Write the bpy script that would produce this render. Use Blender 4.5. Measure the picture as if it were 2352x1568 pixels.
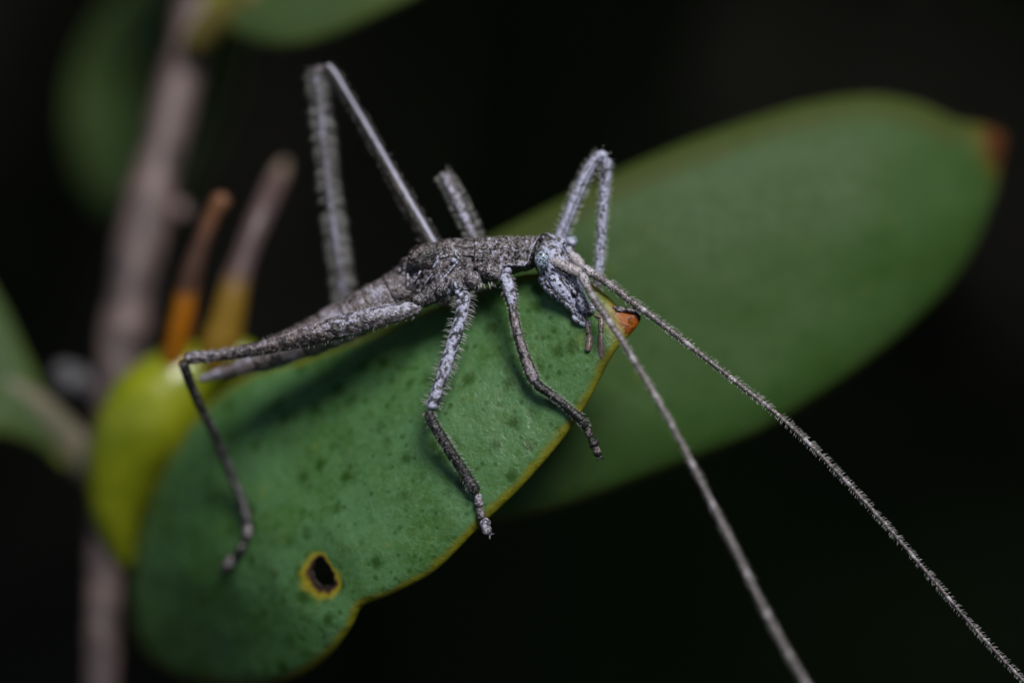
import bpy, math, random
import numpy as np
from mathutils import Vector, Matrix, noise, geometry

random.seed(7); rng = np.random.default_rng(7)
for o in list(bpy.data.objects): bpy.data.objects.remove(o, do_unlink=True)
scene = bpy.context.scene
C = scene.collection
R = math.radians

# ------------------------------------------------------------------ camera
# a macro lens 22 cm from the insect; the focal plane is 43 mm wide.
# 1 "dot" = 43 mm / 2352 on that plane; shapes below are given in dots.
S = 0.043 / 2352.0                    # metres per dot
DIST = 0.220 / S                      # camera distance in dots
PITCH = R(22)                         # camera looks down
F = Vector((0.0, 0.0, 0.55))          # where the optical axis meets the focal plane
ROT = Matrix.Rotation(R(90) - PITCH, 3, 'X')
cam = bpy.data.cameras.new('camera'); camo = bpy.data.objects.new('camera', cam); C.objects.link(camo)
camo.rotation_euler = (R(90) - PITCH, 0, 0)
camo.location = F + ROT @ Vector((0, 0, DIST * S))
cam.sensor_width = 36; cam.lens = 36 * 0.220 / 0.043
cam.clip_start = 0.01; cam.clip_end = 200
cam.dof.use_dof = True; cam.dof.focus_distance = 0.220; cam.dof.aperture_fstop = 9.0
scene.camera = camo

# ------------------------------------------------------------------ light
SUN_EL, SUN_AZ = R(64), R(28)         # azimuth: to the right of the camera's back
world = bpy.data.worlds.new('World'); scene.world = world; world.use_nodes = True
wn = world.node_tree.nodes; wl = world.node_tree.links; wn.clear()
sky = wn.new('ShaderNodeTexSky'); sky.sky_type = 'NISHITA'; sky.sun_disc = False
sky.sun_elevation = SUN_EL
bg = wn.new('ShaderNodeBackground'); bg.inputs[1].default_value = 0.05
wo = wn.new('ShaderNodeOutputWorld'); wl.new(sky.outputs[0], bg.inputs[0]); wl.new(bg.outputs[0], wo.inputs[0])
to_sun = Vector((math.sin(SUN_AZ) * math.cos(SUN_EL), -math.cos(SUN_AZ) * math.cos(SUN_EL), math.sin(SUN_EL)))
sky.sun_rotation = math.atan2(to_sun.x, to_sun.y)
sl = bpy.data.lights.new('sun', 'SUN'); sl.energy = 3.4; sl.angle = R(22); sl.color = (1.0, 0.97, 0.93)
so = bpy.data.objects.new('sun', sl); C.objects.link(so); so.location = F + to_sun * 3
so.rotation_euler = to_sun.to_track_quat('Z', 'Y').to_euler()
scene.view_settings.view_transform = 'Standard'; scene.view_settings.look = 'None'
scene.view_settings.exposure = 0.05; scene.view_settings.gamma = 1.0

# ------------------------------------------------------------------ helpers
def P(x, y, d=0.0):
    """dot position on the focal plane + depth d (towards the camera) -> point in the view frame"""
    if d < -120: d = -120 + (d + 120) * 1.25
    k = (DIST - d) / DIST
    return np.array([(x - 1176.0) * k, (784.0 - y) * k, d])
RN = np.array(ROT); FN = np.array(F)
def to_world(v): return FN + (np.asarray(v) * S) @ RN.T
CDIR = np.array([0, 0, 1.0])

ORG = {}                              # world position of every origin
class Mesh:
    def __init__(self): self.v = []; self.f = []; self.a = {'tone': [], 'brown': [], 'edge': [], 'mark': [], 'mott': []}; self.n = 0
    def add(self, verts, faces, tone=0.5, brown=0.0, edge=0.0, mark=0.0, mott=1.0):
        m = len(verts)
        for f in faces: self.f.append(tuple(i + self.n for i in f))
        self.v.append(np.asarray(verts, float)); self.n += m
        for k, val in (('tone', tone), ('brown', brown), ('edge', edge), ('mark', mark), ('mott', mott)):
            self.a[k].append(np.broadcast_to(np.asarray(val, float), (m,)).copy())
    def build(self, name, mat, parent=None, base=None, kind=None, smooth=True):
        w = to_world(np.vstack(self.v))
        porg = ORG[parent.name] if parent is not None else np.zeros(3)
        org = porg if parent is not None else (np.array(base) if base is not None else w.mean(0))
        me = bpy.data.meshes.new(name)
        me.from_pydata((w - org).tolist(), [], self.f)
        for k, arr in self.a.items():
            at = me.attributes.new(k, 'FLOAT', 'POINT'); at.data.foreach_set('value', np.concatenate(arr).astype(np.float32))
        if smooth: me.polygons.foreach_set('use_smooth', [True] * len(me.polygons))
        me.materials.append(mat); me.update()
        o = bpy.data.objects.new(name, me); C.objects.link(o)
        if parent is not None: o.parent = parent
        o.location = Vector(org - porg); ORG[o.name] = org
        if kind: o['kind'] = kind
        return o

def crom(pts, n):
    """Catmull-Rom resampling of rows at n points, even in arc length of the first three columns"""
    p = np.asarray(pts, float)
    if len(p) == 2: return p[0] + (p[1] - p[0]) * np.linspace(0, 1, n)[:, None]
    q = np.vstack([2 * p[0] - p[1], p, 2 * p[-1] - p[-2]]); out = []
    m = 24
    for i in range(len(p) - 1):
        a, b, c, d = q[i:i + 4]
        for t in np.linspace(0, 1, m, endpoint=False):
            out.append(0.5 * (2 * b + (c - a) * t + (2 * a - 5 * b + 4 * c - d) * t * t + (3 * b - a - 3 * c + d) * t ** 3))
    out.append(p[-1]); out = np.array(out)
    s = np.r_[0, np.cumsum(np.linalg.norm(np.diff(out[:, :3], axis=0), axis=1))]
    t = np.linspace(0, s[-1], n)
    return np.stack([np.interp(t, s, out[:, k]) for k in range(out.shape[1])], 1)

def frames(c):
    t = np.gradient(c, axis=0); t /= np.linalg.norm(t, axis=1)[:, None] + 1e-12
    A = np.zeros_like(c); B = np.zeros_like(c); prev = None
    for i in range(len(c)):
        a = np.cross(CDIR, t[i]); l = np.linalg.norm(a)
        if l < 0.25 and prev is not None: a = prev - t[i] * prev.dot(t[i])
        elif l < 1e-3: a = np.array([1.0, 0, 0]) - t[i] * t[i][0]
        a /= np.linalg.norm(a) + 1e-12
        if prev is not None and a.dot(prev) < 0: a = -a
        A[i] = a; B[i] = np.cross(t[i], a); prev = a
    return t, A, B

def vnoise(v, wl, seed=0):
    o = Vector((seed * 17.3, seed * 5.1, seed * 9.7))
    return np.array([noise.noise(Vector(p) / wl + o) for p in v])

def sweep(M, pts, n=40, k=16, depth=1.0, power=2.0, tone=0.5, brown=0.0, rfun=None, tfun=None, bfun=None, mfun=None,
          rough=0.0, rwl=14.0, cap0=True, cap1=True, seed=0, mott=1.0):
    """tube through (x, y, d, r) dots; depth = cross-section depth relative to visible radius. returns samples for hairs"""
    q = np.array([[*P(x, y, d), r] for (x, y, d, r) in pts])
    s = crom(q, n); c, r = s[:, :3], np.maximum(s[:, 3], 0.05)
    u = np.linspace(0, 1, n)
    if rfun is not None: r = r * np.array([rfun(t) for t in u])
    rr = r.copy()
    L = np.linalg.norm(np.diff(c, axis=0), axis=1).sum()
    # rounded ends
    for i in range(n):
        for flag, e in ((cap0, u[i] * L / max(r[min(2, n - 1)], 1e-6)), (cap1, (1 - u[i]) * L / max(r[-3], 1e-6))):
            if flag and e < 0.8: rr[i] = min(rr[i], r[i] * (0.25 + 0.75 * math.sqrt(max(0, 1 - (1 - e / 0.8) ** 2))))
    t, A, B = frames(c)
    ang = np.linspace(0, 2 * math.pi, k, endpoint=False)
    ca, sa = np.cos(ang), np.sin(ang)
    ca2 = np.sign(ca) * np.abs(ca) ** (2 / power); sa2 = np.sign(sa) * np.abs(sa) ** (2 / power)
    V = (c[:, None, :] + rr[:, None, None] * (A[:, None, :] * ca2[None, :, None] + depth * B[:, None, :] * sa2[None, :, None]))
    nrm = A[:, None, :] * ca[None, :, None] + B[:, None, :] * sa[None, :, None]
    V = V.reshape(-1, 3)
    if rough: V = V + nrm.reshape(-1, 3) * (rough * (vnoise(V, rwl, seed) + 0.5 * vnoise(V, rwl / 2.2, seed + 3)))[:, None]
    faces = [(i * k + j, i * k + (j + 1) % k, (i + 1) * k + (j + 1) % k, (i + 1) * k + j) for i in range(n - 1) for j in range(k)]
    V = np.vstack([V, c[0], c[-1]]); m = n * k
    faces += [(m, (j + 1) % k, j) for j in range(k)] + [(m + 1, (n - 1) * k + j, (n - 1) * k + (j + 1) % k) for j in range(k)]
    def att(fun, base):
        g = np.full((n, k), base, float)
        if fun is not None:
            for i in range(n):
                for j in range(k): g[i, j] = fun(u[i], ang[j])
        return np.r_[g.reshape(-1), g[0, 0], g[-1, 0]]
    M.add(V, faces, tone=att(tfun, tone), brown=att(bfun, brown), edge=np.r_[np.repeat(u, k), 0, 1], mark=att(mfun, 0.0), mott=mott)
    return dict(c=c, r=rr, t=t, A=A, B=B, depth=depth, L=L)

def blob(M, x, y, d, rx, ry, rd, rot=0.0, tone=0.5, brown=0.0, k=20, rough=0.0, rwl=8, mark=0.0, seed=0, mott=1.0):
    """ellipsoid at a dot position; rot turns it in the view plane"""
    c = P(x, y, d); V = []; n = k // 2
    for i in range(n + 1):
        th = math.pi * i / n
        for j in range(k):
            ph = 2 * math.pi * j / k
            V.append((math.sin(th) * math.cos(ph), math.cos(th), math.sin(th) * math.sin(ph)))
    V = np.array(V); N = V.copy(); V = V * np.array([rx, ry, rd])
    cr, sr = math.cos(rot), math.sin(rot); M2 = np.array([[cr, -sr, 0], [sr, cr, 0], [0, 0, 1]])
    V = V @ M2.T + c
    if rough: V = V + (N @ M2.T) * (rough * vnoise(V, rwl, seed))[:, None]
    faces = [(i * k + j, i * k + (j + 1) % k, (i + 1) * k + (j + 1) % k, (i + 1) * k + j) for i in range(n) for j in range(k)]
    M.add(V, faces, tone=tone, brown=brown, mark=mark, mott=mott)

def hairs(M, s, count, length, w=1.1, lean=0.35, jitter=0.2, ts=(0.02, 0.98), tone=0.8):
    """fine bristles standing off a swept tube, mostly along its two sides"""
    n = len(s['c']); w = w * 0.62
    for _ in range(int(count * 0.8)):
        u = random.uniform(*ts) * (n - 1); i = min(int(u), n - 2); f = u - i
        a = random.gauss(random.choice((0, math.pi)), 0.38) if random.random() < .9 else random.uniform(0, 2 * math.pi)
        c = s['c'][i] * (1 - f) + s['c'][i + 1] * f; r = s['r'][i] * (1 - f) + s['r'][i + 1] * f
        A, B, t = s['A'][i], s['B'][i], s['t'][i]
        nr = A * math.cos(a) + B * math.sin(a); p = c + r * (A * math.cos(a) + s['depth'] * B * math.sin(a)) - nr * 0.8
        L = length * random.uniform(0.75, 1.25)
        d = nr + t * (lean + random.gauss(0, jitter)) + np.array([random.gauss(0, .08) for _ in range(3)])
        d /= np.linalg.norm(d); hair(M, p, d, L, w, tone, bend=t * 0.15)

def hair(M, p, d, L, w, tone, bend=None):
    x = np.cross(d, [0.3, 0.5, 0.81]); x /= np.linalg.norm(x); y = np.cross(d, x)
    mid = p + d * L * 0.55; tip = p + d * L + (bend * L if bend is not None else 0)
    V = []
    for q, ww in ((p, w), (mid, w * 0.75)):
        for j in range(3):
            b = 2.094 * j; V.append(q + ww * (x * math.cos(b) + y * math.sin(b)))
    V.append(tip)
    M.add(V, [(0, 1, 4, 3), (1, 2, 5, 4), (2, 0, 3, 5), (3, 4, 6), (4, 5, 6), (5, 3, 6)], tone=tone)

# ------------------------------------------------------------------ materials
def new_mat(name):
    m = bpy.data.materials.new(name); m.use_nodes = True; nt = m.node_tree
    for n in list(nt.nodes): nt.nodes.remove(n)
    out = nt.nodes.new('ShaderNodeOutputMaterial'); b = nt.nodes.new('ShaderNodeBsdfPrincipled')
    nt.links.new(b.outputs[0], out.inputs[0])
    return m, nt, b
class G:
    """tiny node-graph helper; coordinates are in dots"""
    def __init__(s, nt):
        s.nt = nt; tc = nt.nodes.new('ShaderNodeTexCoord'); mp = nt.nodes.new('ShaderNodeMapping')
        mp.inputs['Scale'].default_value = (1 / S,) * 3; nt.links.new(tc.outputs['Object'], mp.inputs[0]); s.co = mp.outputs[0]
    def put(s, sock, v):
        if isinstance(v, (int, float)): sock.default_value = v
        elif isinstance(v, tuple): sock.default_value = (*v, 1.0) if len(sock.default_value) == 4 else v
        else: s.nt.links.new(v, sock)
    def noise(s, wl, detail=2.0, rough=0.55, dist=0.0, co=None, off=0.0):
        n = s.nt.nodes.new('ShaderNodeTexNoise'); n.inputs['Scale'].default_value = 1.0 / wl
        n.inputs['Detail'].default_value = detail; n.inputs['Roughness'].default_value = rough; n.inputs['Distortion'].default_value = dist
        c = co or s.co
        if off:
            a = s.nt.nodes.new('ShaderNodeVectorMath'); a.operation = 'ADD'; a.inputs[1].default_value = (off, off * 1.7, off * .6)
            s.nt.links.new(c, a.inputs[0]); c = a.outputs[0]
        s.nt.links.new(c, n.inputs['Vector']); return n.outputs[0]
    def voro(s, wl, feat='F1'):
        n = s.nt.nodes.new('ShaderNodeTexVoronoi'); n.feature = feat; n.inputs['Scale'].default_value = 1.0 / wl
        s.nt.links.new(s.co, n.inputs['Vector']); return n.outputs['Distance']
    def attr(s, name):
        n = s.nt.nodes.new('ShaderNodeAttribute'); n.attribute_name = name; return n.outputs['Fac']
    def math(s, op, a, b=0.0, clamp=False):
        n = s.nt.nodes.new('ShaderNodeMath'); n.operation = op; n.use_clamp = clamp; s.put(n.inputs[0], a); s.put(n.inputs[1], b); return n.outputs[0]
    def step(s, v, lo, hi, a=0.0, b=1.0):
        n = s.nt.nodes.new('ShaderNodeMapRange'); n.interpolation_type = 'SMOOTHSTEP'; s.put(n.inputs[0], v)
        n.inputs[1].default_value = lo; n.inputs[2].default_value = hi; n.inputs[3].default_value = a; n.inputs[4].default_value = b; return n.outputs[0]
    def mix(s, f, a, b, mode='MIX'):
        n = s.nt.nodes.new('ShaderNodeMix'); n.data_type = 'RGBA'; n.blend_type = mode
        s.put(n.inputs[0], f); s.put(n.inputs[6], a); s.put(n.inputs[7], b); return n.outputs[2]
    def bump(s, h, dist, strength=1.0, prev=None):
        n = s.nt.nodes.new('ShaderNodeBump'); n.inputs['Strength'].default_value = strength; n.inputs['Distance'].default_value = dist * S
        s.put(n.inputs['Height'], h)
        if prev is not None: s.nt.links.new(prev, n.inputs['Normal'])
        return n.outputs[0]

def cuticle(name, wl=10.0, pale=(0.44, 0.455, 0.61), dark=(0.012, 0.011, 0.011), brown=(0.13, 0.085, 0.062), mid=(0.122, 0.106, 0.114), bumpd=1.6, rough=0.31):
    """tone = how pale, mott = how strongly speckled, mark = black lines"""
    m, nt, b = new_mat(name); g = G(nt)
    tone, brn, mk, mo = g.attr('tone'), g.attr('brown'), g.attr('mark'), g.attr('mott')
    n1 = g.noise(wl, 2.0, 0.55, 0.9); n2 = g.noise(wl * 5, 2.0, off=31.0); n3 = g.noise(wl * 0.5, 2.0, off=77.0)
    v = g.math('ADD', g.math('MULTIPLY', g.math('SUBTRACT', n1, 0.5), 2.6), g.math('MULTIPLY', g.math('SUBTRACT', n2, 0.5), 0.8))
    v = g.math('ADD', v, g.math('MULTIPLY', g.math('SUBTRACT', n3, 0.5), 0.9))
    v = g.math('ADD', g.math('MULTIPLY', v, mo), tone)
    c = g.mix(g.step(v, 0.18, 0.40), dark, mid)
    c = g.mix(g.step(v, 0.48, 0.74), c, pale)
    c = g.mix(g.math('MULTIPLY', brn, g.step(n2, 0.3, 0.7, 0.45, 1.0)), c, g.mix(g.step(v, 0.2, 0.6), (0.03, 0.02, 0.016), (0.24, 0.17, 0.14)))
    c = g.mix(mk, c, dark)
    g.put(b.inputs['Base Color'], c)
    g.put(b.inputs['Roughness'], g.step(n1, 0.2, 0.8, rough - 0.1, rough + 0.15))
    b.inputs['Specular IOR Level'].default_value = 0.65
    h = g.math('ADD', g.math('MULTIPLY', n1, 1.0), g.math('MULTIPLY', n3, 0.6))
    g.put(b.inputs['Normal'], g.bump(h, bumpd))
    return m
M_body = cuticle('mottled grey cuticle', bumpd=4.5)
M_ant = cuticle('antenna cuticle', wl=8, bumpd=1.6, pale=(0.46, 0.44, 0.48))
M_palp = cuticle('palp cuticle', wl=9, mid=(0.20, 0.15, 0.12), bumpd=1.0, rough=0.4)
def eye_mat():
    m, nt, b = new_mat('speckled blue grey eye'); g = G(nt)
    n = g.noise(4.2, 2, 0.6, 0.3); c = g.mix(g.step(n, 0.42, 0.52), (0.02, 0.018, 0.02), (0.34, 0.42, 0.52))
    g.put(b.inputs['Base Color'], c); b.inputs['Roughness'].default_value = 0.22; return m
M_eye = eye_mat()
def hair_mat():
    m, nt, b = new_mat('pale bristle'); b.inputs['Base Color'].default_value = (0.50, 0.50, 0.47, 1); b.inputs['Roughness'].default_value = 0.35
    return m
M_hair = hair_mat()

def leaf_mat(name, base, blotch, bloom, rim, rimw=14.0, tipcol=(0.32, 0.080, 0.002), tipdark=(0.012, 0.006, 0.004), spots=1.0, rough=0.42, bumpd=2.0, spec=0.25, soft=(.45, 1.35), halo=(0.17, 0.15, 0.010)):
    """edge = distance to the margin in dots, mark = 0 blade .. 1 withered tip, tone = hole scar and its blackened inner wall, brown = yellowed base"""
    m, nt, b = new_mat(name); g = G(nt)
    ed, mk, tn, br = g.attr('edge'), g.attr('mark'), g.attr('tone'), g.attr('brown')
    big = g.noise(190, 3, 0.6); med = g.noise(34, 2, 0.5, off=12); fin = g.noise(6.0, 2, 0.6, off=51); grain = g.noise(15, 3, 0.65, 0.6, off=5)
    c = g.mix(g.math('MULTIPLY', g.step(grain, 0.38, 0.68), 0.75 * spots), base, bloom)
    c = g.mix(g.step(big, 0.38, 0.66, 0.0, 0.6), c, bloom)
    v = g.math('ADD', g.voro(62), g.math('MULTIPLY', g.math('SUBTRACT', grain, 0.5), 0.35))
    c = g.mix(g.math('MULTIPLY', g.step(v, 0.08, 0.40, 1.0, 0.0), 0.95 * spots), c, blotch)
    v2 = g.math('ADD', g.voro(24), g.math('MULTIPLY', g.math('SUBTRACT', med, 0.5), 0.9))
    c = g.mix(g.math('MULTIPLY', g.step(v2, 0.05, 0.3, 1.0, 0.0), 0.75 * spots), c, blotch)
    c = g.mix(g.step(fin, 0.55, 0.72, 0.0, 0.3 * spots), c, blotch)
    e = g.math('ADD', ed, g.math('MULTIPLY', g.math('SUBTRACT', med, 0.5), min(rimw * 0.9, 16.0)))
    e = g.math('ADD', e, g.math('MULTIPLY', g.math('SUBTRACT', g.noise(120, 2, off=3), 0.5), min(rimw * 2.2, 36.0)))
    rim = g.mix(g.step(grain, 0.5, 0.75), rim, tuple(q * .5 for q in rim))
    c = g.mix(g.step(e, rimw * soft[0], rimw * soft[1], 1.0, 0.0), c, rim)
    c = g.mix(g.step(g.math('ADD', br, g.math('MULTIPLY', g.math('SUBTRACT', med, 0.5), 0.3)), 0.25, 0.8), c, (0.24, 0.25, 0.02))
    # scar round the hole: yellow then brown; innermost wall blackened like unlit depth
    tn = g.math('ADD', tn, g.math('MULTIPLY', g.math('SUBTRACT', med, 0.5), 0.9)); tn = g.math('ADD', tn, g.math('MULTIPLY', g.math('SUBTRACT', grain, 0.5), 0.3)); c = g.mix(g.step(tn, 0.12, 0.62), c, (0.26, 0.22, 0.010)); c = g.mix(g.step(tn, 0.55, 0.85), c, (0.085, 0.045, 0.012)); c = g.mix(g.step(tn, 0.80, 0.94), c, (0.015, 0.008, 0.005))
    mn = g.math('ADD', mk, g.math('MULTIPLY', g.math('SUBTRACT', grain, 0.5), 0.35))
    c = g.mix(g.step(mn, 0.04, 0.36), c, halo); c = g.mix(g.step(mn, 0.33, 0.5), c, g.mix(g.step(grain, 0.40, 0.66), tipcol, tuple(q * 0.28 for q in tipcol))); c = g.mix(g.step(mn, 0.66, 0.82), c, tipdark)
    g.put(b.inputs['Base Color'], c); g.put(b.inputs['Roughness'], g.step(grain, 0.3, 0.7, rough + 0.08, rough - 0.06))
    b.inputs['Specular IOR Level'].default_value = spec
    h = g.math('ADD', g.math('MULTIPLY', med, 1.6), g.math('ADD', grain, g.math('MULTIPLY', fin, 0.12)))
    g.put(b.inputs['Normal'], g.bump(h, bumpd))
    return m
M_leaf = leaf_mat('fleshy speckled leaf', (0.042, 0.110, 0.017), (0.018, 0.058, 0.003), (0.080, 0.182, 0.074), (0.15, 0.15, 0.008), rimw=15, spec=0.36, soft=(.3, 1.6))
M_leaf_b = leaf_mat('fleshy smooth leaf', (0.028, 0.068, 0.011), (0.015, 0.044, 0.004), (0.040, 0.082, 0.022), (0.044, 0.062, 0.012), rimw=80, tipcol=(0.09, 0.030, 0.006), tipdark=(0.05, 0.016, 0.004), spots=0.35, rough=0.55, bumpd=0.6, spec=0.18, soft=(.75, 1.15), halo=(0.07, 0.066, 0.008))
M_leaf_c = leaf_mat('dark green leaf', (0.044, 0.078, 0.022), (0.03, 0.06, 0.015), (0.052, 0.088, 0.036), (0.06, 0.09, 0.02), rimw=20, spots=0.3, rough=0.5, spec=0.2)
def simple(name, c1, c2, wl=60, rough=0.5, bumpd=1.5, spec=0.4):
    m, nt, b = new_mat(name); g = G(nt); n = g.noise(wl, 4, 0.6); f = g.noise(wl * .12, 3, .6, off=9)
    c = g.mix(g.step(g.math('ADD', n, g.math('MULTIPLY', g.math('SUBTRACT', f, .5), .4)), 0.35, 0.65), c1, c2)
    g.put(b.inputs['Base Color'], c); b.inputs['Roughness'].default_value = rough; b.inputs['Specular IOR Level'].default_value = spec
    g.put(b.inputs['Normal'], g.bump(g.math('ADD', n, f), bumpd)); return m
M_stem = simple('grey pink bark', (0.052, 0.038, 0.040), (0.145, 0.098, 0.090), 110, 0.45, 5, 0.5)
M_pet = simple('yellow green fleshy stalk', (0.15, 0.19, 0.004), (0.22, 0.25, 0.008), 120, 0.30, 0.5, 0.6)
M_petb = simple('brown green stalk', (0.10, 0.10, 0.06), (0.15, 0.13, 0.09), 60, 0.5, 2)
def bud_mat(name, low, high, top, lo=0.40, hi=0.52):
    m, nt, b = new_mat(name); g = G(nt); e = g.attr('edge'); n = g.noise(40, 3, .6)
    e = g.math('ADD', e, g.math('MULTIPLY', g.math('SUBTRACT', n, .5), .12))
    c = g.mix(g.step(e, lo, hi), low, high); c = g.mix(g.step(e, 0.70, 0.9), c, top)
    g.put(b.inputs['Base Color'], c); b.inputs['Roughness'].default_value = 0.45; return m
M_bud1 = bud_mat('orange bud with brown tip', (0.36, 0.120, 0.001), (0.070, 0.034, 0.022), (0.17, 0.075, 0.034))
M_bud2 = bud_mat('ochre bud with tan tip', (0.22, 0.13, 0.012), (0.095, 0.06, 0.06), (0.24, 0.18, 0.14), 0.28, 0.4)
M_soil = simple('damp dark soil', (0.012, 0.010, 0.008), (0.025, 0.020, 0.015), 2500, 0.9, 200, 0.2)
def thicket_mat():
    m, nt, b = new_mat('shade-darkened shrub leaves'); g = G(nt); n = g.noise(900, 2)  # leaf colour set below natural to stand for deep shade
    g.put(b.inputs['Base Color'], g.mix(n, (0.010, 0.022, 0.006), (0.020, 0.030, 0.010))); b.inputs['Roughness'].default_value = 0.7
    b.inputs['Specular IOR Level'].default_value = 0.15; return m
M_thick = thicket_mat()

# ------------------------------------------------------------------ setting: ground and the shaded shrub behind
def plain(name, verts, faces, mat, kind=None, base=(0, 0, 0)):
    me = bpy.data.meshes.new(name); me.from_pydata([tuple(np.array(v) - np.array(base)) for v in verts], [], faces); me.materials.append(mat); me.update()
    o = bpy.data.objects.new(name, me); C.objects.link(o); o.location = base
    if kind: o['kind'] = kind
    return o
gv = []; gf = []; gx = np.r_[-60, -20, -6, np.linspace(-2, 2, 41), 6, 20, 60]; gy = np.r_[-60, -20, -6, np.linspace(-2, 2, 41), 6, 20, 60]
for y in gy:
    for x in gx: gv.append((x, y, 0.012 * noise.noise(Vector((x * 3, y * 3, 0)))))
nx = len(gx)
for j in range(len(gy) - 1):
    for i in range(nx - 1): gf.append((j * nx + i, j * nx + i + 1, (j + 1) * nx + i + 1, (j + 1) * nx + i))
ground = plain('ground', gv, gf, M_soil, 'structure')

def undergrowth():
    """dense dark shrub behind the branch, with boughs added above to keep it shaded: thousands of leaves and a few stems, one uncountable mass"""
    V = []; Fc = []; r = random.Random(3)
    def leaf(c, L, w):
        d = Vector((r.gauss(0, 1), r.gauss(0, 1), r.gauss(0, .8) - .4)).normalized()
        s = d.cross(Vector((r.gauss(0, 1), r.gauss(0, 1), r.gauss(0, 1)))).normalized(); n = d.cross(s); b = len(V)
        for (u, wv, h) in ((0, 0, 0), (.25, .8, .06), (.6, 1, .12), (.85, .6, .08), (1, 0, 0), (.85, -.6, .08), (.6, -1, .12), (.25, -.8, .06)):
            V.append(c + d * L * (u - .5) + s * w * wv * .5 - n * L * h + n * L * .16 * (abs(wv)))
        Fc.append((b, b + 1, b + 7)); Fc.append((b + 1, b + 2, b + 6, b + 7)); Fc.append((b + 2, b + 3, b + 5, b + 6)); Fc.append((b + 3, b + 4, b + 5))
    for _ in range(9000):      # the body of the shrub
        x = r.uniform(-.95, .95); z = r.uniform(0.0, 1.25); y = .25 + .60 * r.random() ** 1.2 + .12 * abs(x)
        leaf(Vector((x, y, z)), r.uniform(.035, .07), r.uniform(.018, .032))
    for _ in range(10000):      # added boughs above the view, put there to shade the background
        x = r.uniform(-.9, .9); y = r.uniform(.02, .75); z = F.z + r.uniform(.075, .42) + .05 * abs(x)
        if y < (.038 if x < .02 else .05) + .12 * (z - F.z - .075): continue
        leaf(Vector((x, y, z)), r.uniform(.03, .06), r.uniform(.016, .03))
    for _ in range(46):        # stems
        x = r.uniform(-.9, .9); y = r.uniform(.3, .75); p = Vector((x, y, -.01)); b0 = len(V); w = r.uniform(.004, .009)
        q = Vector((x + r.gauss(0, .12), y + r.gauss(0, .08) , 1.0 + r.random() * .3))
        for i in range(6):
            c = p.lerp(q, i / 5) + Vector((r.gauss(0, .012), r.gauss(0, .012), 0)) * (0 if i == 0 else 1)
            for k in range(5): a = k * 1.2566; V.append(c + Vector((math.cos(a), math.sin(a), 0)) * w * (1 - .12 * i))
        for i in range(5):
            for k in range(5): Fc.append((b0 + i * 5 + k, b0 + i * 5 + (k + 1) % 5, b0 + (i + 1) * 5 + (k + 1) % 5, b0 + (i + 1) * 5 + k))
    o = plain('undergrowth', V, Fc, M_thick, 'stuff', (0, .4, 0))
    o['label'] = 'dark mass of shrub leaves filling the background, with added shading boughs above'; o['category'] = 'undergrowth'
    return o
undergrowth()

# ------------------------------------------------------------------ the branch
def empty(name, base, label, cat):
    o = bpy.data.objects.new(name, None); C.objects.link(o); o.location = Vector(base); o.empty_display_size = 0.005
    o['label'] = label; o['category'] = cat; ORG[o.name] = np.array(base); return o
STEM = [(225, 1720, -570, 42), (232, 1560, -575, 42), (236, 1400, -580, 41), (240, 1250, -585, 43), (246, 1100, -590, 50), (256, 980, -595, 56), (268, 880, -600, 60), (285, 760, -610, 62),
        (308, 620, -630, 63), (335, 500, -655, 64), (360, 400, -680, 56), (395, 260, -720, 54), (435, 110, -765, 50), (452, 0, -800, 44), (475, -130, -840, 40), (520, -330, -890, 36)]
branch = empty('shrub_branch', to_world(P(225, 1720, -570)), 'grey woody branch with thick fleshy green leaves and orange buds', 'branch')

def tps(ctrl):
    c = np.array(ctrl, float); x = c[:, :2] / 500.0; n = len(c)
    def U(r2): return np.where(r2 > 1e-12, 0.5 * r2 * np.log(r2 + 1e-300), 0)
    K = U(((x[:, None] - x[None]) ** 2).sum(-1)) + np.eye(n) * 2e-3
    Pm = np.c_[np.ones(n), x]; A = np.zeros((n + 3, n + 3)); A[:n, :n] = K; A[:n, n:] = Pm; A[n:, :n] = Pm.T
    w = np.linalg.solve(A, np.r_[c[:, 2], 0, 0, 0])
    def f(q):
        q = np.atleast_2d(np.asarray(q, float)) / 500.0
        return U(((q[:, None] - x[None]) ** 2).sum(-1)) @ w[:n] + np.c_[np.ones(len(q)), q] @ w[n:]
    return f
def smooth_closed(pts, step):
    p = np.array(pts, float); q = np.vstack([p[-1], p, p[0], p[1]]); out = []
    for i in range(len(p)):
        a, b, c, d = q[i:i + 4]; m = max(2, int(np.linalg.norm(c - b) / step))
        for t in np.linspace(0, 1, m, endpoint=False):
            out.append(0.5 * (2 * b + (c - a) * t + (2 * a - 5 * b + 4 * c - d) * t * t + (3 * b - a - 3 * c + d) * t ** 3))
    return np.array(out)
def seg_dist(q, poly):
    a = poly; b = np.roll(poly, -1, 0); best = np.full(len(q), 1e9)
    for i in range(len(a)):
        ab = b[i] - a[i]; t = np.clip(((q - a[i]) @ ab) / (ab @ ab + 1e-9), 0, 1)
        best = np.minimum(best, np.linalg.norm(q - (a[i] + t[:, None] * ab), axis=1))
    return best
def inside(q, poly):
    x, y = q[:, 0], q[:, 1]; r = np.zeros(len(q), bool); n = len(poly); j = n - 1
    for i in range(n):
        xi, yi = poly[i]; xj, yj = poly[j]
        with np.errstate(divide='ignore', invalid='ignore'):
            r ^= ((yi > y) != (yj > y)) & (x < (xj - xi) * (y - yi) / (yj - yi + 1e-12) + xi)
        j = i
    return r
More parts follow.
